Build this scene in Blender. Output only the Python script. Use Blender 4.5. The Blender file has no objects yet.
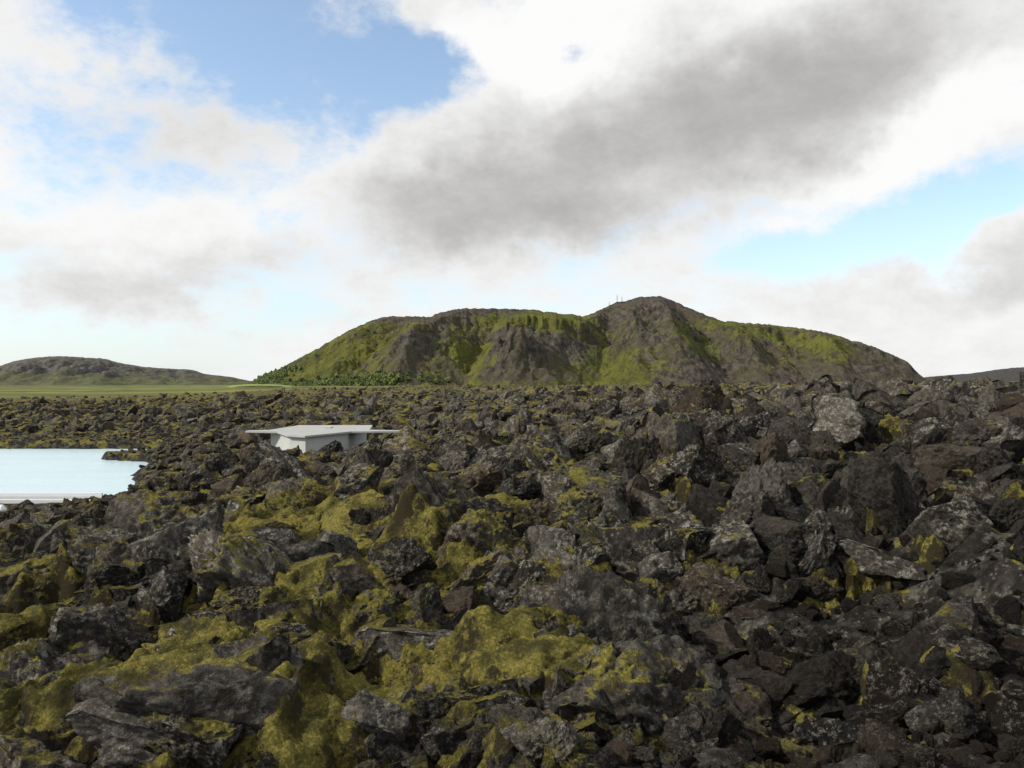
import bpy, bmesh, math, numpy as np, random
from mathutils import Vector
random.seed(3); rng=np.random.default_rng(7)
F=804.0; CAMZ=5.0
sc=bpy.context.scene
sc.view_settings.view_transform='Standard'; sc.view_settings.look='None'; sc.view_settings.exposure=0

# ------------------------------------------------------------ noise
_p=rng.permutation(256); PERM=np.concatenate([_p,_p,_p]).astype(np.int64)
_g=rng.normal(size=(256,3)); GR=_g/np.linalg.norm(_g,axis=1)[:,None]
def perlin(x,y,z=0.0):
    x,y,z=np.broadcast_arrays(np.asarray(x,float),np.asarray(y,float),np.asarray(z,float))
    xi=np.floor(x).astype(np.int64);yi=np.floor(y).astype(np.int64);zi=np.floor(z).astype(np.int64)
    xf=x-xi;yf=y-yi;zf=z-zi
    u=xf*xf*xf*(xf*(xf*6-15)+10);v=yf*yf*yf*(yf*(yf*6-15)+10);w=zf*zf*zf*(zf*(zf*6-15)+10)
    xi&=255;yi&=255;zi&=255
    out=0
    for dx in (0,1):
        for dy in (0,1):
            for dz in (0,1):
                h=PERM[PERM[PERM[(xi+dx)&255]+((yi+dy)&255)]+((zi+dz)&255)]
                g=GR[h]
                d=g[...,0]*(xf-dx)+g[...,1]*(yf-dy)+g[...,2]*(zf-dz)
                out=out+d*(u if dx else 1-u)*(v if dy else 1-v)*(w if dz else 1-w)
    return out*1.5
def fbm(x,y,z=0.0,o=4,gain=.5,lac=2.03):
    a=1;s=0;f=1
    for i in range(o):
        s=s+a*perlin(x*f+i*17.3,y*f-i*9.1,z*f+i*3.7);a*=gain;f*=lac
    return s
def ridged(x,y,z=0.0,o=4,gain=.5):
    a=1;s=0;f=1
    for i in range(o):
        s=s+a*(1-2*np.abs(perlin(x*f+i*11.3,y*f-i*5.1,z*f+i*7.7)));a*=gain;f*=2.07
    return s
def worley(x,y):
    xi=np.floor(x).astype(np.int64);yi=np.floor(y).astype(np.int64)
    best=np.full(x.shape,9.0)
    for dx in (-1,0,1):
        for dy in (-1,0,1):
            cx=xi+dx;cy=yi+dy
            h=PERM[PERM[cx&255]+(cy&255)];h2=PERM[h+37]
            d=(cx+h/255.-x)**2+(cy+h2/255.-y)**2
            best=np.minimum(best,d)
    return np.sqrt(best)
def sstep(e0,e1,x):
    t=np.clip((x-e0)/(e1-e0),0,1);return t*t*(3-2*t)

# ------------------------------------------------------------ terrain function
CA=(np.array([-300,0,130,250,400,512,700,900,1024,1300])-512)/F
RD=np.array([0,5,8,12,18,25,35,45,62,80,120,250,600,7000.])
TAB=np.array([
#-300  0   130  250  400  512  700  900 1024 1300
[2.2,2.2,2.2,2.2,2.2,2.2,2.2,2.2,2.2,2.4],
[1.9,1.9,2.0,2.0,2.0,2.0,2.0,2.0,2.1,2.6],
[1.6,1.7,1.8,1.9,1.9,1.9,1.9,2.1,2.3,2.9],
[1.1,1.4,1.7,1.9,2.0,2.0,2.3,2.7,3.0,3.5],
[.5,.7,1.5,2.1,2.2,2.3,2.8,3.3,3.6,4.0],
[.20,.20,1.0,2.2,2.4,2.6,3.2,3.7,4.0,4.4],
[.15,.15,.4,1.5,1.7,2.5,3.3,3.8,4.1,4.5],
[.4,.4,.5,1.0,1.4,2.7,3.4,3.9,4.2,4.5],
[.6,.6,.7,1.2,1.7,2.9,3.5,4.0,4.2,4.5],
[1.1,1.1,1.2,1.4,1.9,3.1,3.6,4.0,4.2,4.5],
[1.1,1.1,1.3,1.5,2.2,3.3,3.7,4.1,4.2,4.5],
[.8,.8,1.0,2.0,2.8,3.5,3.8,4.1,4.1,4.3],
[.8,.8,1.2,2.2,2.8,3.4,3.7,3.9,4.0,4.0],
[.8,.8,1.2,2.2,2.8,3.4,3.7,3.9,4.0,4.0]])
def pool_d(x,y):
    n=fbm(x*.15,y*.15,5.,3)*1.8+perlin(x*.8,y*.8,2.)*.5
    spit=3.6*np.exp(-((y-53.5)/1.5)**2)
    right=(-17.4-(y-36.5)*.37)-spit-x
    return np.minimum(np.minimum(right+n*.6,(y-33.6)),(61.8-y)+n*.4)   # >0 inside
def base_h(x,y):
    yy=np.maximum(y,0.01); a=np.where(y>0,x/yy,np.sign(x)*9)
    a=np.clip(a,CA[0],CA[-1])
    d=np.where(y>0,np.clip(y,0,6900),0)
    i=np.clip(np.searchsorted(CA,a)-1,0,len(CA)-2); j=np.clip(np.searchsorted(RD,d)-1,0,len(RD)-2)
    u=(a-CA[i])/(CA[i+1]-CA[i]); v=(d-RD[j])/(RD[j+1]-RD[j])
    return (TAB[j,i]*(1-u)+TAB[j,i+1]*u)*(1-v)+(TAB[j+1,i]*(1-u)+TAB[j+1,i+1]*u)*v
def lavamask(x,y):
    r=np.hypot(x,y)
    left=np.where(y>0,x/np.maximum(y,1),-9)
    lim=np.interp(left,[-.7,-.35,-.2,.0,.6],[270,300,500,900,900])
    return 1-sstep(lim*.85,lim*1.1,r+fbm(x*.02,y*.02,3.,2)*40)
def T(x,y,fine=True):
    r=np.hypot(x,y)
    z=base_h(x,y)-.12
    lm=lavamask(x,y)
    amp=np.interp(r,[0,5,12,25,60,200,1000],[.16,.40,.70,.58,.50,.45,.2])*lm
    amp=amp*(.2+.8*sstep(1,14,-pool_d(x,y)))
    z=z+amp*fbm(x*.23,y*.23,0.,3)+amp*.55*ridged(x*.5,y*.5,4.,2)-amp*.3
    z=z+np.interp(r,[0,60,150,600],[0,.0,.35,.3])*fbm(x*.03,y*.03,9.,2)
    if fine:
        z=z+.09*fbm(x*2.1,y*2.1,2.,3)*(r<90)*lm
    b=np.exp(-(((x+8.9)/6.3)**2+((y-42)/8.5)**2)**2); z=z*(1-b)+np.minimum(z,1.80)*b
    pd=pool_d(x,y)
    z=np.where(pd<0,np.maximum(z,.10+.10*np.clip(-pd,0,2)),z)
    k=sstep(-.5,1.0,pd); z=z*(1-k)+(-1.2)*k
    return z

# ------------------------------------------------------------ helpers
def new_mesh_obj(name,verts,faces,mat=None,smooth=True):
    me=bpy.data.meshes.new(name)
    verts=np.asarray(verts,np.float32);faces=np.asarray(faces,np.int32)
    n=faces.shape[1]
    me.vertices.add(len(verts));me.vertices.foreach_set('co',verts.ravel())
    me.loops.add(faces.size);me.loops.foreach_set('vertex_index',faces.ravel())
    me.polygons.add(len(faces))
    me.polygons.foreach_set('loop_start',np.arange(0,faces.size,n,dtype=np.int32))
    me.polygons.foreach_set('loop_total',np.full(len(faces),n,np.int32))
    me.polygons.foreach_set('use_smooth',np.full(len(faces),smooth))
    me.update(calc_edges=True);me.validate()
    ob=bpy.data.objects.new(name,me)
    if mat: me.materials.append(mat)
    return ob
def link(ob): sc.collection.objects.link(ob);return ob
def grid_faces(nr,nc,wrap=False):
    i=np.arange(nr-1)[:,None];j=np.arange(nc if wrap else nc-1)[None,:];j2=(j+1)%nc
    a=i*nc+j;b=i*nc+j2;c=(i+1)*nc+j2;d=(i+1)*nc+j
    return np.stack([a,b,c,d],-1).reshape(-1,4)
def fattr(me,name,vals):
    at=me.attributes.new(name,'FLOAT','POINT');at.data.foreach_set('value',np.asarray(vals,np.float32).ravel())

class NT:
    def __init__(s,tree): s.t=tree;s.n=tree.nodes;s.l=tree.links
    def node(s,ty,**k):
        n=s.n.new(ty)
        for a,b in k.items(): setattr(n,a,b)
        return n
    def put(s,sock,v):
        if isinstance(v,bpy.types.NodeSocket): s.l.new(v,sock)
        else: sock.default_value=v
    def math(s,op,a,b=None,c=None,clamp=False):
        n=s.node('ShaderNodeMath',operation=op,use_clamp=clamp);s.put(n.inputs[0],a)
        if b is not None:s.put(n.inputs[1],b)
        if c is not None:s.put(n.inputs[2],c)
        return n.outputs[0]
    def vm(s,op,a,b=None):
        n=s.node('ShaderNodeVectorMath',operation=op);s.put(n.inputs[0],a)
        if b is not None:
            s.put(n.inputs['Scale'] if op=='SCALE' else n.inputs[1],b)
        return n.outputs['Value'] if op in('LENGTH','DOT_PRODUCT') else n.outputs[0]
    def ss(s,x,a,b,lo=0.,hi=1.):
        n=s.node('ShaderNodeMapRange',interpolation_type='SMOOTHSTEP');s.put(n.inputs[0],x)
        for i,v in enumerate((a,b,lo,hi)): s.put(n.inputs[i+1],v)
        return n.outputs[0]
    def noise(s,vec,scale,detail=4,rough=.55,dist=0.):
        n=s.node('ShaderNodeTexNoise');s.put(n.inputs['Vector'],vec);s.put(n.inputs['Scale'],scale)
        s.put(n.inputs['Detail'],detail);s.put(n.inputs['Roughness'],rough);s.put(n.inputs['Distortion'],dist);return n.outputs[0]
    def voro(s,vec,scale,feature='F1'):
        n=s.node('ShaderNodeTexVoronoi',feature=feature);s.put(n.inputs['Vector'],vec);s.put(n.inputs['Scale'],scale);return n.outputs['Distance']
    def mix(s,f,a,b):
        n=s.node('ShaderNodeMix',data_type='RGBA');s.put(n.inputs[0],f);s.put(n.inputs[6],a);s.put(n.inputs[7],b);return n.outputs[2]
    def attr(s,name,ty='GEOMETRY'):
        n=s.node('ShaderNodeAttribute',attribute_type=ty,attribute_name=name);return n.outputs['Fac']
    def bump(s,h,strength,dist,normal=None):
        n=s.node('ShaderNodeBump');s.put(n.inputs['Height'],h);s.put(n.inputs['Strength'],strength);s.put(n.inputs['Distance'],dist)
        if normal is not None:s.put(n.inputs['Normal'],normal)
        return n.outputs[0]
def mat(name):
    m=bpy.data.materials.new(name);m.use_nodes=True;t=NT(m.node_tree);return m,t,m.node_tree.nodes['Principled BSDF']
def C(r,g,b): return (r,g,b,1.)
def simple(name,col,rough=.7,nscale=3.,var=.25,bmp=.1):
    m,t,p=mat(name);tc=t.node('ShaderNodeNewGeometry').outputs['Position']
    n=t.noise(tc,nscale,5)
    c=t.mix(n,C(*[v*(1-var) for v in col]),C(*[min(1,v*(1+var)) for v in col]))
    t.put(p.inputs['Base Color'],c);p.inputs['Roughness'].default_value=rough
    t.put(p.inputs['Normal'],t.bump(n,bmp,.02));return m

MOSS_A=C(.042,.039,.012);MOSS_B=C(.128,.110,.024);MOSS_C=C(.255,.215,.058)
def moss_col(t,pos):
    a=t.noise(pos,2.6,3,.65);b=t.noise(pos,28.,2,.7)
    c=t.mix(t.ss(a,.35,.62),MOSS_A,MOSS_B)
    return t.mix(t.math('MULTIPLY',t.ss(b,.42,.72),t.ss(a,.3,.6)),c,MOSS_C)

def lava_mat(name,inst=True):
    m,t,p=mat(name)
    g=t.node('ShaderNodeNewGeometry');pos=g.outputs['Position'];nz=t.node('ShaderNodeSeparateXYZ');t.l.new(g.outputs['Normal'],nz.inputs[0]);nz=nz.outputs[2]
    tc=t.node('ShaderNodeTexCoord')
    oc=tc.outputs['Object'] if inst else pos
    rnd=t.node('ShaderNodeObjectInfo').outputs['Random'] if inst else .5
    if inst:
        off=t.node('ShaderNodeCombineXYZ');t.put(off.inputs[0],t.math('MULTIPLY',rnd,31.));t.put(off.inputs[1],t.math('MULTIPLY',rnd,17.));oc=t.vm('ADD',oc,off.outputs[0])
    n1=t.noise(oc,2.2 if inst else .9,3,.65);n2=t.noise(oc,10. if inst else 5.,3,.75)
    c=t.mix(t.ss(n1,.3,.7),C(.015,.013,.011),C(.058,.051,.042))
    c=t.mix(t.math('MULTIPLY',t.ss(n2,.42,.72),.7),c,C(.120,.109,.089))
    tint=t.attr('tint','INSTANCER') if inst else .5
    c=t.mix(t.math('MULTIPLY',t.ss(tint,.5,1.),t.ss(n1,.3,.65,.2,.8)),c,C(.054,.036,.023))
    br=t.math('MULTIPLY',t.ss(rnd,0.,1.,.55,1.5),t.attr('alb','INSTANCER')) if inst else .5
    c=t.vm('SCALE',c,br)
    L1=t.noise(oc,5. if inst else 3.,3,.75);L2=t.voro(oc,24. if inst else 16.)
    spots=t.math('MULTIPLY',t.ss(L2,.38,.2),t.ss(L1,.45,.57))
    crust=t.ss(L1,.50,.68)
    up=t.ss(nz,-.1,.7)
    lamt=t.attr('lich','INSTANCER') if inst else .3
    lf=t.math('MULTIPLY',t.math('MULTIPLY',t.math('MAXIMUM',spots,t.math('MULTIPLY',crust,.7)),up),lamt,clamp=True)
    c=t.mix(lf,c,C(.30,.29,.24))
    mn=t.noise(pos,.9,4,.72)
    mt=t.attr('mossy','INSTANCER' if inst else 'GEOMETRY')
    mv=t.math('ADD',mn,t.math('MULTIPLY',t.math('SUBTRACT',mt,.5),.6))
    mv=t.math('ADD',mv,t.math('ADD',t.math('MULTIPLY',t.math('SUBTRACT',nz,.7),.40),t.math('MULTIPLY',t.math('SUBTRACT',n1,.5),.5)))
    mf=t.math('MULTIPLY',t.ss(mv,.475,.56),t.ss(nz,.3,.7))
    c=t.mix(mf,c,moss_col(t,pos))
    t.put(p.inputs['Base Color'],c);p.inputs['Roughness'].default_value=.97
    p.inputs['Specular IOR Level'].default_value=.1
    h=t.noise(oc,14. if inst else 8.,4,.8)
    t.put(p.inputs['Normal'],t.bump(h,1.,.07 if inst else .1))
    return m
M_rock=lava_mat('lava_rock_surface',True)

# ------------------------------------------------------------ rock variants
def ico(sub):
    bm=bmesh.new();bmesh.ops.create_icosphere(bm,subdivisions=sub,radius=1)
    v=np.array([x.co[:] for x in bm.verts]);f=np.array([[q.index for q in x.verts] for x in bm.faces]);bm.free();return v,f
IV={s:ico(s) for s in (2,4,6)}
def rock(seed,sub,ratio,rough):
    r=np.random.default_rng(seed);v,f=IV[sub];v=v.copy();o=r.uniform(-50,50,3)
    for k in range(int(r.integers(9,14))):
        n=r.normal(size=3);n/=np.linalg.norm(n);d=r.uniform(.32,.70)
        q=v@n-d;v-=np.clip(q,0,None)[:,None]*n*.995
    dirn=v/np.linalg.norm(v,axis=1)[:,None]
    X=v+o
    lo=perlin(X[:,0]*1.4,X[:,1]*1.4,X[:,2]*1.4)*.09
    stp=perlin(X[:,0]*2.2+9,X[:,1]*2.2,X[:,2]*2.2);stp=np.round(stp*3.)/3.*.08+stp*.03
    mid=ridged(X[:,0]*3.6,X[:,1]*3.6,X[:,2]*3.6,3)*.030*rough
    fi=fbm(X[:,0]*9,X[:,1]*9,X[:,2]*9,3,.6)*.026*rough
    v=v+dirn*(lo+stp+mid+fi)[:,None]
    v=v*np.array(ratio);v-=v.mean(0)
    v/=np.abs(v).max();return v,f
RAT=[(1,.9,.8),(1,.85,.5),(.7,.6,1),(1,.8,.7),(.9,.9,.75),(1,.8,.38),(.72,.55,1),(1,.9,.85),(1,.75,.6),(.8,1,.7)]
col=bpy.data.collections.new('lava_rock_variants');RV=[];NH=16;NL=8
for i in range(NH+NL):
    sub=6 if i<NH else 4
    v,f=rock(300+i,sub,RAT[i%len(RAT)],1.0 if i%3 else 2.2)
    ob=new_mesh_obj('rock_variant_%02d'%i,v,f,M_rock,True);col.objects.link(ob)
    RV.append(v[rng.permutation(len(v))[:1500]])

# ------------------------------------------------------------ scatter
def px2world(px,py,dz=0.0):
    a=(px-512)/F;b=(py-384)/F
    D=np.linspace(3,120,3000);z=T(a*D,D)+dz
    k=np.argmax(CAMZ-b*D<z)
    return a*D[k],D[k],z[k]
MOSSP=[(310,622,74,25),(120,722,90,36),(12,640,42,40),(498,650,95,24),(590,615,54,28),(290,515,74,12),(245,545,40,12),(405,552,46,13),(515,526,38,9),
(300,740,44,21),(440,690,54,13),(570,668,70,14),(205,522,40,8),(395,465,30,8),(250,455,30,6),(715,440,26,6),(505,555,30,11),(660,505,26,8),(40,590,30,11),(460,590,28,10),(870,680,8,4),(960,405,48,5),(890,432,24,5),(350,680,40,10)]
MB=[]
for px,py,rx,ry in MOSSP:
    x,y,z=px2world(px,py,.15)
    x2,y2,_=px2world(px,py-ry,.15); MB.append((x,y,.95*rx*y/F,max(.15,min((y2-y),rx*y/F*1.15))))
def mossfield(x,y):
    m=np.zeros_like(x)
    for cx,cy,sx,sy in MB: m=np.maximum(m,np.exp(-(((x-cx)/sx)**2+((y-cy)/sy)**2)*.8))
    return m
P=[];R=[];S=[];I=[];MO=[];TI=[];LI=[];AL=[]
def inbuild(x,y,m=0.): return (np.abs(x+10.0)<3.2+m)&(y>38.5-m)&(y<50.+m)
def shadow_alb(x,y):
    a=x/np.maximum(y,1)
    return 1.05-.50*sstep(-.02,.45,a)*(1-sstep(10,26,y))  # cloud shadow over the right foreground, painted into the rock albedo
def addrocks(x,y,s,hi,zoff,tilt=.45):
    n=len(x)
    cl=fbm(x*.45,y*.45,31.,2);s=s*np.clip(1+.9*cl,.5,1.9)
    pd=pool_d(x,y)
    s=np.minimum(s,.10+.05*np.clip(-pd,0,20)+.6*sstep(-.5,-.3,x/np.maximum(y,1)))
    br=sstep(.15,.4,x/np.maximum(y,1))*(1-sstep(9,13,y));s=s*(1-.5*br)
    keep=(pd<-.1)
    keep&=~inbuild(x,y,.3);nb=(np.abs(x+9.2)<7)&(y>31)&(y<52);s=np.where(nb,np.minimum(s,.38),s)
    keep&=rng.random(n)<lavamask(x,y)
    keep&=~((y>31.2)&(y<33.9)&(x<-16.5))
    keep&=np.hypot(x,y)>2.6+s
    x=x[keep];y=y[keep];s=s[keep];n=len(x);zo=zoff(n)
    z=T(x,y)+s*zo
    P.append(np.stack([x,y,z],1))
    R.append(np.stack([rng.normal(0,tilt,n),rng.normal(0,tilt,n),rng.uniform(0,6.283,n)],1))
    sv=s[:,None]*rng.uniform(.8,1.2,(n,3));S.append(sv)
    I.append(rng.integers(0,NH,n) if hi else rng.integers(NH,NH+NL,n))
    a=x/np.maximum(y,1)
    mf=mossfield(x,y)
    right=sstep(.05,.4,a)*(1-sstep(18,45,y))
    MO.append(np.clip(.39+.34*mf-.26*right+.12*sstep(40,160,y)+rng.normal(0,.07,n),0,1))
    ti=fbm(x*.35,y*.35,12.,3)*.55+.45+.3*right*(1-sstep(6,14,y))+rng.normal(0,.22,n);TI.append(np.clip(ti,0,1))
    LI.append(np.clip(rng.uniform(0,1,n)**1.4*1.3-.5*right,0.03,1));AL.append(shadow_alb(x,y))  # less lichen on the right foreground, adding to the painted cloud shadow
def band(r0,r1,n,s0,s1,pw,hi,lo=-.25,up=.35,azm=44):
    az=np.radians(rng.uniform(-azm,azm,n));r=np.sqrt(rng.uniform(r0*r0,r1*r1,n))
    s=s0*(s1/s0)**(rng.random(n)**pw)
    addrocks(r*np.sin(az),r*np.cos(az),s,hi,lambda k:rng.uniform(lo,up,k))
band(2.6,8,3000,.035,.42,1.6,True)
band(7,16,4200,.06,.72,1.55,True)
band(14,34,5500,.14,.95,1.55,True)
band(30,75,8000,.24,1.0,1.5,False)
band(70,180,11000,.36,1.15,1.7,False)
band(170,900,13000,.5,1.2,1.8,False,-.4,.2)
HERO=[(338,558,64,0,.1,.2,.4),(188,548,88,4,.1,0,1.),(355,488,68,3,.5,.1,.2),(822,532,58,2,0,.1,1.),(738,545,80,4,.2,.2,2.),(500,603,70,3,.7,.2,.9),(285,560,68,7,.2,.0,.7),
(92,645,100,0,.3,.1,.3),(170,600,70,2,.1,-.2,2.),(60,668,70,5,.1,.6,.2),(150,718,130,5,.5,.1,.6),(560,560,76,1,.3,.2,1.2),(655,575,60,2,.3,.3,.4),(290,470,76,5,.3,.5,.1),
(930,437,70,2,.1,.5,.2),(1000,440,66,7,.2,.2,.7),(845,425,66,1,.2,.3,.9),(760,430,46,0,.3,.2,1.9),(490,462,50,2,.1,.3,.1),(640,640,50,7,.2,.3,.1),(420,640,110,5,.2,.05,.5),(215,640,70,0,.2,.1,.9),
(370,715,76,7,.1,.3,.2),(120,548,60,8,.1,.2,.3),(560,500,60,1,.2,.3,.9),(880,560,78,5,.3,.2,.1),(950,520,74,7,.3,.2,2.),(540,740,70,3,.1,.2,1.6),(250,655,50,6,.1,.2,1.6),(700,470,60,0,.2,.2,.3),(620,455,50,7,.1,.1,.8),(690,735,44,4,.3,.1,.2)]
for px,py,w,vi,tx,ty,yw in HERO:
    x,y,z=px2world(px,py+w*.28);s=w*y/F*.60
    P.append(np.array([[x,y,z+s*.38]]));R.append(np.array([[tx,ty,yw]]));S.append(np.full((1,3),s));I.append(np.array([vi]))
    MO.append(np.array([.24 if px<700 else .15]));TI.append(np.array([.3]));LI.append(np.array([1. if px<600 or py<590 else .2]));AL.append(shadow_alb(np.array([x]),np.array([y]))*1.45)
P=np.concatenate(P);R=np.concatenate(R);S=np.concatenate(S);I=np.concatenate(I);MO=np.concatenate(MO);TI=np.concatenate(TI);LI=np.concatenate(LI);AL=np.concatenate(AL)
me=bpy.data.meshes.new('lava_rocks');me.vertices.add(len(P));me.vertices.foreach_set('co',P.astype(np.float32).ravel())
for nm,v in(('rot',R),('scl',S)):
    at=me.attributes.new(nm,'FLOAT_VECTOR','POINT');at.data.foreach_set('vector',v.astype(np.float32).ravel())
at=me.attributes.new('idx','INT','POINT');at.data.foreach_set('value',I.astype(np.int32))
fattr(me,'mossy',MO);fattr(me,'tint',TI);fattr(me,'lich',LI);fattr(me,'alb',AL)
rocks=link(bpy.data.objects.new('lava_rocks',me))
ng=bpy.data.node_groups.new('scatter_rocks','GeometryNodeTree')
ng.interface.new_socket('Geometry',in_out='INPUT',socket_type='NodeSocketGeometry');ng.interface.new_socket('Geometry',in_out='OUTPUT',socket_type='NodeSocketGeometry')
gi=ng.nodes.new('NodeGroupInput');go=ng.nodes.new('NodeGroupOutput');iop=ng.nodes.new('GeometryNodeInstanceOnPoints')
ci=ng.nodes.new('GeometryNodeCollectionInfo');ci.inputs['Collection'].default_value=col;ci.inputs['Separate Children'].default_value=True;ci.inputs['Reset Children'].default_value=True
def na(n,ty):
    q=ng.nodes.new('GeometryNodeInputNamedAttribute');q.data_type=ty;q.inputs['Name'].default_value=n;return [o for o in q.outputs if o.enabled][0]
L=ng.links.new
L(gi.outputs[0],iop.inputs['Points']);L(ci.outputs[0],iop.inputs['Instance']);iop.inputs['Pick Instance'].default_value=True
L(na('idx','INT'),iop.inputs['Instance Index']);L(na('rot','FLOAT_VECTOR'),iop.inputs['Rotation']);L(na('scl','FLOAT_VECTOR'),iop.inputs['Scale'])
L(iop.outputs[0],go.inputs[0]);md=rocks.modifiers.new('scatter','NODES');md.node_group=ng

# ------------------------------------------------------------ ground sheet
th=np.radians(np.concatenate([np.linspace(-180,-46,70,endpoint=False),np.linspace(-46,46,1000),np.linspace(46,180,70)[1:-1]]))
rr=np.concatenate([[.3],np.geomspace(1.2,7500,620)])
RR,TH=np.meshgrid(rr,th,indexing='ij');X=RR*np.sin(TH);Y=RR*np.cos(TH);Z=T(X,Y)
M_ground=lava_mat('lava_ground_surface',False)
t=NT(M_ground.node_tree);p=M_ground.node_tree.nodes['Principled BSDF']
old=p.inputs['Base Color'].links[0].from_socket
gp=t.node('ShaderNodeNewGeometry').outputs['Position']
mp=t.vm('MULTIPLY',gp,(.003,.010,.01))
fc=t.mix(t.ss(t.noise(mp,1.,4),.38,.62),C(.085,.095,.028),C(.19,.19,.052))
fc=t.mix(t.ss(t.noise(t.vm('MULTIPLY',gp,(.4,1.,1.)),.02,4,.7),.50,.60),fc,C(.06,.055,.028))
t.put(p.inputs['Base Color'],t.mix(t.attr('field'),old,fc))
gnd=link(new_mesh_obj('ground',np.stack([X,Y,Z],-1).reshape(-1,3),grid_faces(len(rr),len(th),True),M_ground))
lm=lavamask(X,Y);fattr(gnd.data,'field',1-lm)
fattr(gnd.data,'mossy',np.clip(.32+.4*mossfield(X,Y)-.1*sstep(.05,.4,X/np.maximum(Y,1))*(Y<40)+.12*sstep(40,200,Y),0,1))

# ------------------------------------------------------------ moss blanket draped over the near rocks
cs=.04;x0,x1,y0,y1=-14,12,3.,24.
nx=int((x1-x0)/cs);ny=int((y1-y0)/cs)
gx=x0+np.arange(nx)*cs;gy=y0+np.arange(ny)*cs;GX,GY=np.meshgrid(gx,gy,indexing='xy')
H=T(GX,GY);T0=H.copy()
sel=np.where((P[:,0]>x0)&(P[:,0]<x1)&(P[:,1]>y0)&(P[:,1]<y1)&(S[:,0]>.05))[0]
for k in sel:
    a,b,c=R[k];ca,sa,cb,sb,cg,sg=math.cos(a),math.sin(a),math.cos(b),math.sin(b),math.cos(c),math.sin(c)
    M=np.array([[cb*cg,sa*sb*cg-ca*sg,ca*sb*cg+sa*sg],[cb*sg,sa*sb*sg+ca*cg,ca*sb*sg-sa*cg],[-sb,sa*cb,ca*cb]])
    q=(RV[I[k]]*S[k])@M.T+P[k]
    ix=((q[:,0]-x0)/cs).astype(int);iy=((q[:,1]-y0)/cs).astype(int);ok=(ix>=0)&(ix<nx)&(iy>=0)&(iy<ny)
    np.maximum.at(H,(iy[ok],ix[ok]),q[ok,2])
def blur(A,k):
    w=np.exp(-np.linspace(-2,2,2*k+1)**2/1.2);w/=w.sum()
    for ax in(0,1):
        Ap=np.pad(A,[(k,k) if i==ax else (0,0) for i in(0,1)],mode='edge')
        A=sum(w[i]*(Ap[i:i+A.shape[0]] if ax==0 else Ap[:,i:i+A.shape[1]]) for i in range(2*k+1))
    return A
Hb=blur(H,3);Hw=blur(H,8)
mk=mossfield(GX,GY)
mk2=mk+.40*fbm(GX*.9,GY*.9,3.,5,.65)+.20*fbm(GX*4.,GY*4.,8.,2)-.05*sstep(2,8,GX)
lift=(mk2-.50)*.55
lift=np.clip(lift,-.6,.10)
wl=1-worley(GX*3.4+.4*perlin(GX*3,GY*3),GY*3.4);wl2=1-worley(GX*9,GY*9)
MZ=.64*Hb+.36*Hw+lift+.11*(wl-.5)+.035*wl2+.022*fbm(GX*11,GY*11,1.,2)
MZ=np.where(lift<-.3,np.minimum(MZ,T0-.4),MZ)
keepv=(lift>-.32)
fa=grid_faces(ny,nx);kv=keepv.ravel();fa=fa[kv[fa].any(1)]
used=np.unique(fa);rm=np.full(ny*nx,-1);rm[used]=np.arange(len(used))
V=np.stack([GX,GY,MZ],-1).reshape(-1,3)[used]
mm,t,p=mat('moss_surface');g=t.node('ShaderNodeNewGeometry');pos=g.outputs['Position']
nzs=t.node('ShaderNodeSeparateXYZ');t.l.new(g.outputs['Normal'],nzs.inputs[0])
c=moss_col(t,pos);dk=t.noise(pos,6.,4,.75)
dkv=t.math('ADD',dk,t.math('MULTIPLY',t.math('SUBTRACT',.8,nzs.outputs[2]),.4))
c=t.mix(t.ss(dkv,.55,.70),c,C(.032,.026,.013))
t.put(p.inputs['Base Color'],t.vm('SCALE',c,1.15));p.inputs['Roughness'].default_value=1.;p.inputs['Specular IOR Level'].default_value=.1
hh=t.noise(pos,22.,4,.85)
t.put(p.inputs['Normal'],t.bump(hh,1.,.07))
link(new_mesh_obj('moss',V,rm[fa],mm))

# ------------------------------------------------------------ water
m,t,p=mat('milky_water');pos=t.node('ShaderNodeNewGeometry').outputs['Position']
wn_=t.noise(t.vm('MULTIPLY',pos,(.25,.8,1.)),.5,4)
t.put(p.inputs['Base Color'],t.mix(wn_,C(.42,.56,.60),C(.54,.66,.68)));p.inputs['Roughness'].default_value=.25;p.inputs['Specular IOR Level'].default_value=.3
t.put(p.inputs['Normal'],t.bump(t.noise(t.vm('MULTIPLY',pos,(1.,3.,1.)),1.6,4),.6,.08))
link(new_mesh_obj('lagoon_water',[(-170,33,0),(-12,33,0),(-12,66,0),(-170,66,0)],[[0,1,2,3]],m,False))

# ------------------------------------------------------------ building with flat roof
def prism(name,poly,z0,z1,mt,parent=None):
    n=len(poly);v=[(x,y,z0) for x,y in poly]+[(x,y,z1) for x,y in poly]
    f=[list(range(n))[::-1],list(range(n,2*n))]+[[i,(i+1)%n,n+(i+1)%n,n+i] for i in range(n)]
    me=bpy.data.meshes.new(name);me.from_pydata(v,[],f);me.materials.append(mt);me.update()
    bm=bmesh.new();bm.from_mesh(me);bmesh.ops.recalc_face_normals(bm,faces=bm.faces);bm.to_mesh(me);bm.free()
    ob=bpy.data.objects.new(name,me);link(ob)
    if parent:ob.parent=parent
    return ob
def sh(poly): return [(x+.3,y) for x,y in poly]
M_roof=simple('roof_membrane',(.33,.33,.31),.85,1.2,.25);M_wall=simple('pale_render_wall',(.40,.41,.39),.8,2.,.15)
bld=link(bpy.data.objects.new('flat_roofed_building',None))
roof=sh([(-10.4,39.2),(-8.9,42.9),(-6.2,43.2),(-6.2,43.9),(-8.2,44.6),(-8.9,49.6),(-13.4,49.4),(-13.7,44.4),(-14.7,44.0),(-14.7,43.4),(-12.8,42.8),(-11.5,40.)])
prism('roof_slab',roof,2.38,2.47,M_roof,bld)
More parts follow.
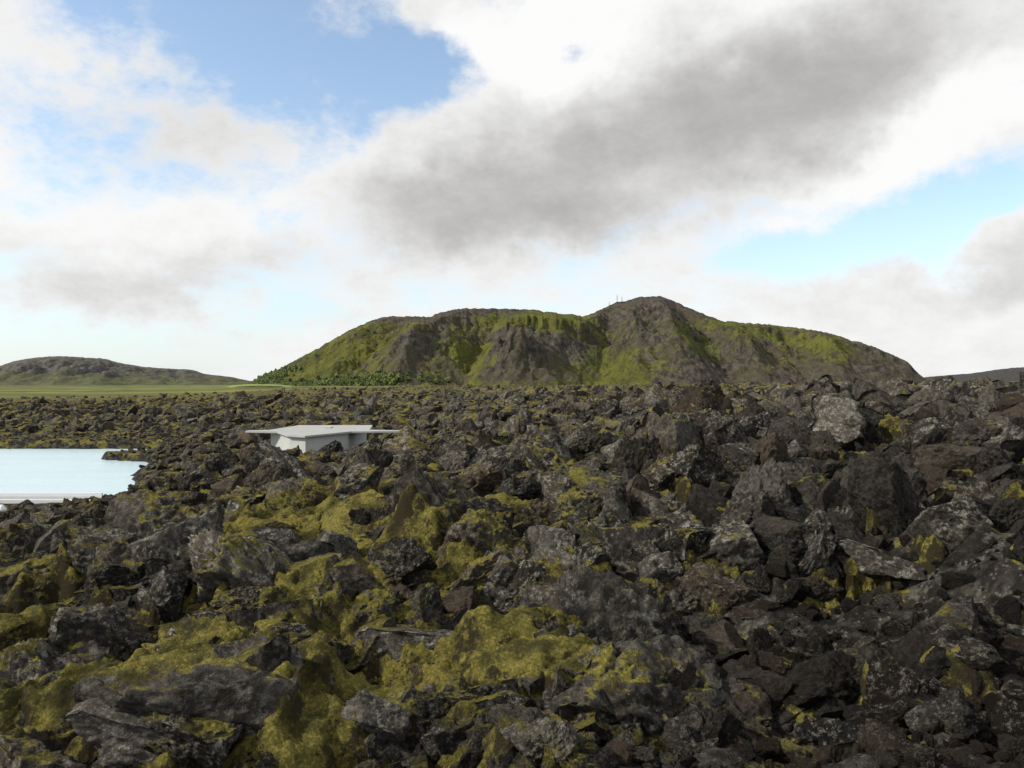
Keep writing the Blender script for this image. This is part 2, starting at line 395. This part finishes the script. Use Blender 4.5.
body=sh([(-10.45,39.5),(-9.05,43.),(-9.2,49.2),(-13.2,49.1),(-13.5,44.),(-12.65,42.9),(-11.42,40.2)])
prism('walls',body,.4,2.377,M_wall,bld)
prism('skylight',sh([(-11.0,46.),(-10.7,46.),(-10.8,47.2),(-11.1,47.2)]),2.473,2.52,M_wall,bld)
# jetty
jt=link(bpy.data.objects.new('jetty',None));M_deck=simple('weathered_deck',(.30,.31,.31),.8,5.,.25);M_rail=simple('white_metal',(.72,.72,.71),.5,2,.05,0.)
prism('deck',[(-46,31.9),(-16.6,31.9),(-16.6,33.3),(-46,33.3)],.22,.34,M_deck,jt)
prism('kerb_board_far',[(-46,33.303),(-17.0,33.303),(-17.0,33.42),(-46,33.42)],.20,.48,M_rail,jt)
prism('kerb_board_near',[(-46,31.75),(-16.6,31.75),(-16.6,31.897),(-46,31.897)],.20,.42,M_rail,jt)
for i in range(10):
    x=-45+i*2.9;prism('pile_%d'%i,[(x,32.4),(x+.2,32.4),(x+.2,32.6),(x,32.6)],-1.2,.217,M_deck,jt)
bo=link(bpy.data.objects.new('marker_post',None))
def link_par(o,p): link(o);o.parent=p;return o
def ring(name,x,y,r0,z0,r1,z1,mt,par,n=14):
    v=[];prof=[(0,z0),(r0,z0),(r0*.96,(z0*2+z1)/3),(r1,z1-.05),(r1*.6,z1),(0,z1+.02)]
    for r,z in prof:
        for k in range(n):a=6.2832*k/n;v.append((x+r*math.cos(a),y+r*math.sin(a),z))
    return link_par(new_mesh_obj(name,v,grid_faces(len(prof),n,True),mt),par)
ring('shaft',-16.25,25.6,.10,.1,.09,.95,M_rail,bo);ring('cap',-16.25,25.6,.15,.95,.08,1.15,M_rail,bo)

# ------------------------------------------------------------ mountain
def hills(name,prof,Dr,Df,Db,mt,nu=700,nv=260,rough=1.,extra=None,veg=None,ext=60):
    px=np.linspace(prof[0][0]-ext,prof[-1][0]+ext,nu)
    Rp=np.interp(px,[q[0] for q in prof],[384-q[1] for q in prof],left=-8,right=-8)
    k=np.exp(-np.linspace(-2,2,9)**2);k/=k.sum();Rp=np.convolve(np.pad(Rp,4,mode='edge'),k,'valid')
    Rp=Rp+1.1*fbm(px/9,0*px,3.,4,.65)*np.clip(Rp/40,0,1)
    dr=Dr(px);df=Df(px)
    v=np.concatenate([np.linspace(0,1,nv),1+np.linspace(0,1,50)[1:]])
    V,PX=np.meshgrid(v,px,indexing='ij')
    D=np.where(V<=1,df+(dr-df)*V,dr+(Db-dr)*(V-1))
    A=(PX-512)/F
    ridge_z=(Rp+0*V)*dr/F+CAMZ
    tt=np.minimum(V,1)
    foot=-6.
    s=.70*tt+.30*sstep(-.1,1.05,tt);s=s/s[nv-1:nv]
    back=np.where(V>1,1-sstep(0,1,V-1),1)
    z=foot+(ridge_z-foot)*s*back
    X=A*D;Y=D
    env=np.clip(np.sin(np.pi*np.clip(tt,0,1)**.85),0,1)**.8
    scale=np.clip((ridge_z-foot)/110,0,1.2)*rough
    g=(ridged(X/120+.4*perlin(X/90,Y/90),Y/400,2.,4,.5)-.6)*14+fbm(X/50,Y/50,5.,4,.6)*9
    z=z+g*env*scale*back*.9
    z=z+fbm(X/20,Y/20,1.,4,.65)*3.*scale*(.1+.9*env)
    if extra is not None: z=z+extra(PX,tt,X,Y)*back*scale
    e=(z-CAMZ)/D;em=(ridge_z-CAMZ)/dr*(.82+.165*tt)
    over=np.clip(e-em,0,None);e2=np.where((V<1)&(em>0),np.minimum(e,em+over*.12),e)
    z=np.where(V<1,e2*D+CAMZ,z)
    ob=link(new_mesh_obj(name,np.stack([X,Y,z],-1).reshape(-1,3),grid_faces(len(v),nu),mt))
    PY=384-(z-CAMZ)*F/D
    vg=veg(PX,PY,X,Y,z) if veg is not None else np.zeros_like(PX)
    gy_=np.gradient(z,axis=0)/np.maximum(np.gradient(D,axis=0),.1);vg=vg-.5*sstep(.6,1.1,gy_)
    fattr(ob.data,'veg',vg)
    return ob,(px,v,X,Y,z,PX,PY)
def hill_mat(name,dark=1.,g1=(.052,.060,.018),g2=(.122,.126,.028),hz=0.):
    m,t,p=mat(name);g=t.node('ShaderNodeNewGeometry');pos=g.outputs['Position']
    st=t.vm('MULTIPLY',pos,(1.,.4,.4));n=t.noise(st,.03,5,.68);n2=t.noise(t.vm('MULTIPLY',pos,(.8,.5,.8)),.11,5,.74);n3=t.noise(pos,.012,3)
    n4=t.noise(t.vm('MULTIPLY',pos,(.35,.3,2.4)),.035,4,.6)
    r=t.mix(t.ss(n2,.35,.68),C(.036*dark,.032*dark,.029*dark),C(.125*dark,.108*dark,.088*dark))
    r=t.mix(t.math('MULTIPLY',t.ss(n3,.4,.65),.6),r,C(.080*dark,.070*dark,.038*dark))
    gr=t.mix(t.ss(n,.33,.62),C(*g1),C(*g2))
    gr=t.mix(t.math('MULTIPLY',t.ss(n2,.46,.66),.7),gr,C(.086,.074,.034))
    vg=t.math('ADD',t.attr('veg'),t.math('MULTIPLY',t.math('SUBTRACT',n,.5),1.5))
    vg=t.math('ADD',vg,t.math('MULTIPLY',t.math('SUBTRACT',n2,.5),1.3))
    vg=t.math('ADD',vg,t.math('MULTIPLY',t.math('SUBTRACT',n4,.5),1.3))
    vg=t.ss(vg,.26,.62)
    c=t.mix(vg,r,gr)
    if hz: c=t.mix(hz,c,C(.20,.23,.27))  # distance haze painted into the base colour
    t.put(p.inputs['Base Color'],c);p.inputs['Roughness'].default_value=1.;p.inputs['Specular IOR Level'].default_value=.05
    t.put(p.inputs['Normal'],t.bump(t.math('ADD',n2,t.noise(pos,.25,3,.75)),.9,5.));return m
PROF=[(205,398),(245,389),(268,375),(292,362),(320,347),(348,331),(372,320),(388,316.5),(408,316),(430,317),(442,312),(462,308.5),(500,308.5),(530,309.5),(556,313),(585,316),(598,311),(612,304),(628,300),(640,297),(660,296),(672,300),(684,306),(704,314),(722,321),(750,323),(782,326),(806,329),(830,333),(850,340),(872,346),(893,355),(908,362),(919,374),(935,386),(960,394)]
def spur(PX,tt,p0,p1,w,A,t0=0.,t1=1.):
    c=p0+(p1-p0)*tt
    e=np.clip(np.sin(np.pi*np.clip((tt-t0)/(t1-t0),0,1)),0,1)**.7
    return A*np.exp(-np.abs((PX-c)/w)**1.25)*e
def mex(PX,tt,X,Y):
    z=spur(PX,tt,392,450,20,34)+spur(PX,tt,515,570,28,16)-spur(PX,tt,455,505,20,26)-spur(PX,tt,596,612,18,20)
    z+=spur(PX,tt,690,645,26,28)+spur(PX,tt,775,705,20,22)-spur(PX,tt,735,675,16,22)+spur(PX,tt,850,815,20,20)-spur(PX,tt,815,775,14,14)
    z+=spur(PX,tt,320,380,12,14)-spur(PX,tt,350,405,10,10)+spur(PX,tt,640,628,12,14)
    cl=sstep(.52,.57,tt+.035*perlin(PX/14,0*PX)+.02*perlin(PX/4,0*PX)+.0008*(PX-545))
    z+=26*cl*np.exp(-((PX-548)/52)**4)*(1-sstep(.66,.95,tt))
    z+=24*np.exp(-((PX-515)/26)**2-((tt-.22)/.12)**2)*(.7+.6*ridged(X/30,Y/30,1.,3))
    z+=12*sstep(.78,.82,tt+.04*perlin(PX/9,tt*3))*sstep(730,770,PX)*(1-sstep(.9,1.,tt))
    return z
def gsum(PX,PY,L):
    o=np.zeros_like(PX)
    for cx,cy,rx,ry,rot,w in L:
        r=math.radians(rot);dx=PX-cx;dy=-(PY-cy);u=(dx*math.cos(r)+dy*math.sin(r))/rx;v=(-dx*math.sin(r)+dy*math.cos(r))/ry
        o=o+w*np.exp(-(u*u+v*v))
    return o
def mveg(PX,PY,X,Y,z):
    o=.48+gsum(PX,PY,[(325,368,75,16,27,.65),(370,345,45,10,28,.35),(530,322,50,7,0,.6),(470,355,26,22,-10,.6),(590,345,60,12,-40,.6),(620,372,45,12,0,.5),(700,345,40,8,-38,.6),(775,335,60,7,-8,.5),(830,352,50,8,-12,.4),(560,385,120,6,0,.3),
      (408,318,40,5,0,-.8),(440,316,34,6,0,-.6),(470,311,60,3,0,-.5),(410,355,12,24,20,-.4),(545,343,46,7,-4,-1.4),(515,374,28,8,0,-1.2),(652,304,42,13,0,-1.4),(700,375,60,14,0,-.5),(900,365,44,16,0,-1.),(800,377,70,9,0,-.6)])
    return np.clip(o,-.4,1.0)
M_mt=hill_mat('mountain_surface')
def Dr(px): return np.interp(px,[200,400,560,640,720,950],[1380,1400,1430,1600,1560,1420])
def Df(px): return np.interp(px,[200,300,400,560,700,900,960],[1120,1080,1040,1020,1060,1200,1250])
mt_ob,MD=hills('mountain',PROF,Dr,Df,2300,M_mt,nu=1100,nv=340,extra=mex,veg=mveg)
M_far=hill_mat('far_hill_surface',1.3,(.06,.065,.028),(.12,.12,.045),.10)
P2=[(-260,384),(-150,375),(-60,370),(-20,371),(0,366),(14,361),(34,357.5),(60,356),(84,357.5),(104,358.5),(120,363),(145,367),(175,369),(192,369.5),(205,374),(232,377),(250,381),(300,384),(420,386)]
def fex(PX,tt,X,Y): return 22*sstep(.70,.76,tt+.04*perlin(PX/12,0*PX))*(1-sstep(.85,1.,tt))+ (ridged(X/110,Y/300,4.,4)-.6)*26*np.sin(np.pi*tt)
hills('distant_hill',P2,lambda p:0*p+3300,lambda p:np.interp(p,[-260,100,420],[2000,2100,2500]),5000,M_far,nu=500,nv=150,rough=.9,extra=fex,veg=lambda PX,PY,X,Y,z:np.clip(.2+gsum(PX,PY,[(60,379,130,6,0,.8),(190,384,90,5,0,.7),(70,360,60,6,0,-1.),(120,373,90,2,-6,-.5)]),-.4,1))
P3=[(880,386),(925,377),(950,375),(975,373),(1000,369),(1024,367),(1060,366),(1120,372),(1200,378),(1350,384)]
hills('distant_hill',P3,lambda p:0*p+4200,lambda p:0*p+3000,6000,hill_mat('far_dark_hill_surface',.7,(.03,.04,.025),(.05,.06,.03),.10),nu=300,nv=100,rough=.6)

# ------------------------------------------------------------ woodland at the mountain's foot (one mass of distant trees)
px_,v_,X_,Y_,Z_,PX_,PY_=MD
vi,fi=IV[2]
TV=[];TF=[];cnt=0;tries=0
while cnt<1500 and tries<200000:
    tries+=1;i=rng.integers(0,len(v_)-60);j=rng.integers(0,len(px_));a,b=PX_[i,j],PY_[i,j]
    f=math.exp(-((a-330)/55)**2-((b-(386-.05*(a-330)))/3.5)**2)+.9*math.exp(-((a-378)/22)**2-((b-380+(a-378)*.12)/4.)**2)+.6*math.exp(-((a-272)/18)**2-((b-378+(a-272)*.3)/3)**2)
    if rng.random()>f: continue
    h=rng.uniform(3,7);q=vi*(1+.35*rng.normal(size=(len(vi),1)))*np.array([h*.5,h*.5,h*.5])
    TV.append(q+np.array([X_[i,j]+rng.uniform(-3,3),Y_[i,j],Z_[i,j]+h*.4]));TF.append(fi+cnt*len(vi));cnt+=1
m,t,p=mat('tree_foliage');n=t.noise(t.node('ShaderNodeNewGeometry').outputs['Position'],.06,5,.7)
t.put(p.inputs['Base Color'],t.mix(t.ss(n,.35,.65),C(.032,.050,.014),C(.100,.125,.026)));p.inputs['Roughness'].default_value=1.
link(new_mesh_obj('distant_trees',np.concatenate(TV),np.concatenate(TF),m,False))
mx=[];N=60
for i in range(N):
    for j in range(8):
        u=i/(N-1);vv=j/7;pxm=226+66*u;D=720+(200+50*math.sin(u*9)+30*math.sin(u*23))*vv;xx=(pxm-512)/F*D;mx.append((xx,D,float(T(np.array([xx]),np.array([D]))[0])-1.2+2.6*max(0,math.sin(3.14*u))**.6+vv*1.4))
link(new_mesh_obj('meadow',mx,grid_faces(N,8)[:,::-1],simple('meadow_grass',(.15,.20,.024),1.,.03,.45,.1)))

# radio masts on the summit plateau
def mast(px,h):
    j=int(np.argmin(np.abs(px_-px)));i=339;x,y,z=X_[i,j],Y_[i,j],Z_[i,j]
    e=link(bpy.data.objects.new('radio_mast',None));mtl=bpy.data.materials.get('galvanised_steel') or simple('galvanised_steel',(.12,.12,.12),.5,1.,.1,0.)
    for k,(ax,ay) in enumerate(((-.7,-.5),(.7,-.5),(0,.7))):
        prism('leg_%d'%k,[(x+ax-.13,y+ay-.13),(x+ax+.13,y+ay-.13),(x+ax+.13,y+ay+.13),(x+ax-.13,y+ay+.13)],z-2,z+h,mtl,e)
    for k in range(int(h//2)):
        prism('brace_%d'%k,[(x-.8,y-.6),(x+.8,y-.6),(x+.05,y+.8),(x-.05,y+.8)],z+1+k*2,z+1.15+k*2,mtl,e)
    prism('antenna',[(x-.12,y-.12),(x+.12,y-.12),(x+.12,y+.12),(x-.12,y+.12)],z+h-.5,z+h+4,mtl,e)
mast(617,12);mast(622,8);mast(609,5)

# ------------------------------------------------------------ sky
SAZ=math.radians(-105);SEL=math.radians(36)
w=bpy.data.worlds.new('World');sc.world=w;w.use_nodes=True;t=NT(w.node_tree);bg=w.node_tree.nodes['Background']
sky=t.node('ShaderNodeTexSky',sky_type='NISHITA',sun_disc=False,sun_elevation=SEL,sun_rotation=SAZ);sky.air_density=1.;sky.dust_density=.6;sky.ozone_density=1.5
d=t.node('ShaderNodeTexCoord').outputs['Generated'];d=t.vm('NORMALIZE',d)
sp=t.node('ShaderNodeSeparateXYZ');t.l.new(d,sp.inputs[0])
az=t.math('ARCTAN2',sp.outputs[0],sp.outputs[1]);el=t.math('ARCSINE',sp.outputs[2])
cv=t.node('ShaderNodeCombineXYZ');t.put(cv.inputs[0],az);t.put(cv.inputs[1],el);cv=cv.outputs[0]
def nvec(sc_,seed,detail,rough=.55):
    n=t.node('ShaderNodeTexNoise');n.inputs['Scale'].default_value=sc_;n.inputs['Detail'].default_value=detail;n.inputs['Roughness'].default_value=rough
    t.put(n.inputs['Vector'],t.vm('ADD',d,(seed,seed*.7,seed*1.3)));return n
st=t.vm('MULTIPLY',d,(1.,1.,1.8))
wn=nvec(5.,3.,5,.62).outputs['Color'];wv=t.vm('SCALE',t.vm('SUBTRACT',wn,(.5,.5,.5)),.20)
wc=t.vm('ADD',cv,wv)
def blob(px,py,rx,ry,rot=0.,e=.35):
    a=math.atan((px-512)/F);b=math.atan((384-py)/F*math.cos(a))
    n=t.node('ShaderNodeMapping',vector_type='TEXTURE');t.put(n.inputs[0],wc);n.inputs['Location'].default_value=(a,b,0);n.inputs['Rotation'].default_value=(0,0,math.radians(rot))
    n.inputs['Scale'].default_value=(rx/F,ry/F,1);return t.ss(t.vm('LENGTH',n.outputs[0]),1.,e)
def comb(L,base=None):
    o=base
    for q in L:
        *g,wt=q;b=t.math('MULTIPLY',blob(*g),wt);o=b if o is None else t.math('ADD',o,b)
    return o
f1=t.noise(st,3.6,7,.62,.3);f2=t.noise(st,11.,6,.68)
cover=t.math('ADD',.62,t.math('MULTIPLY',t.math('SUBTRACT',f1,.5),2.0))
cover=t.math('ADD',cover,t.math('MULTIPLY',t.math('SUBTRACT',f2,.5),1.6))
cover=comb([(275,30,270,115,-10,0.,-.90),(405,88,95,65,0,0.,-.55),(895,234,200,50,14,0.,-.80),(90,338,240,46,0,0.,-.6),(330,332,130,26,0,.0,-.45),(740,272,100,26,0,.0,-.4),(200,170,200,40,0,0.,-.25),
  (680,105,400,125,12,.3,.8),(120,205,320,90,0,.2,.4),(505,30,80,50,10,.2,.9),(940,20,250,120,0,.3,.5),(960,328,200,45,0,.3,.5),(1000,252,70,35,0,.2,.5)],cover)
cm=t.ss(cover,.10,.85)
grey=comb([(640,145,370,120,14,.0,.58),(440,195,130,60,8,.0,.22),(880,50,260,100,14,.0,.36),(1010,268,90,40,10,.0,.3),(560,225,220,40,4,.0,.2),(170,270,260,50,0,.0,.26),(150,120,180,60,0,.0,.18),(940,300,150,22,0,.0,.1),
   (890,165,220,42,24,.1,-.40),(540,30,130,60,8,.1,-.55)],0.05)
grey=t.math('ADD',grey,t.math('MULTIPLY',t.math('SUBTRACT',f1,.5),.6))
grey=t.math('ADD',grey,t.math('MULTIPLY',t.math('SUBTRACT',f2,.5),.6))
grey=t.ss(grey,-.15,.9)
cc=t.mix(grey,C(9.8,9.8,9.75),C(4.4,4.32,4.25))
skc=t.vm('MULTIPLY',sky.outputs[0],(2.35,2.25,2.10))
hz=t.ss(el,.0,.22,.68,.08)
skc=t.mix(hz,skc,C(6.6,7.8,9.0))
fin=t.mix(cm,skc,cc)
t.put(bg.inputs['Color'],fin);bg.inputs['Strength'].default_value=.1

sd=bpy.data.lights.new('sun','SUN');sd.energy=4.4;sd.angle=math.radians(1.0);sd.color=(1,.94,.84)
so=link(bpy.data.objects.new('sun',sd));Sv=Vector((math.sin(SAZ)*math.cos(SEL),math.cos(SAZ)*math.cos(SEL),math.sin(SEL)));so.rotation_euler=(-Sv).to_track_quat('-Z','Y').to_euler()
cam=bpy.data.cameras.new('camera');cam.sensor_width=36;cam.lens=36*F/1024;cam.clip_end=30000;cam.clip_start=.1
co=link(bpy.data.objects.new('camera',cam));co.location=(0,0,CAMZ);co.rotation_euler=(math.radians(90),0,0);sc.camera=co
print('rocks',len(P),'moss verts',len(V))
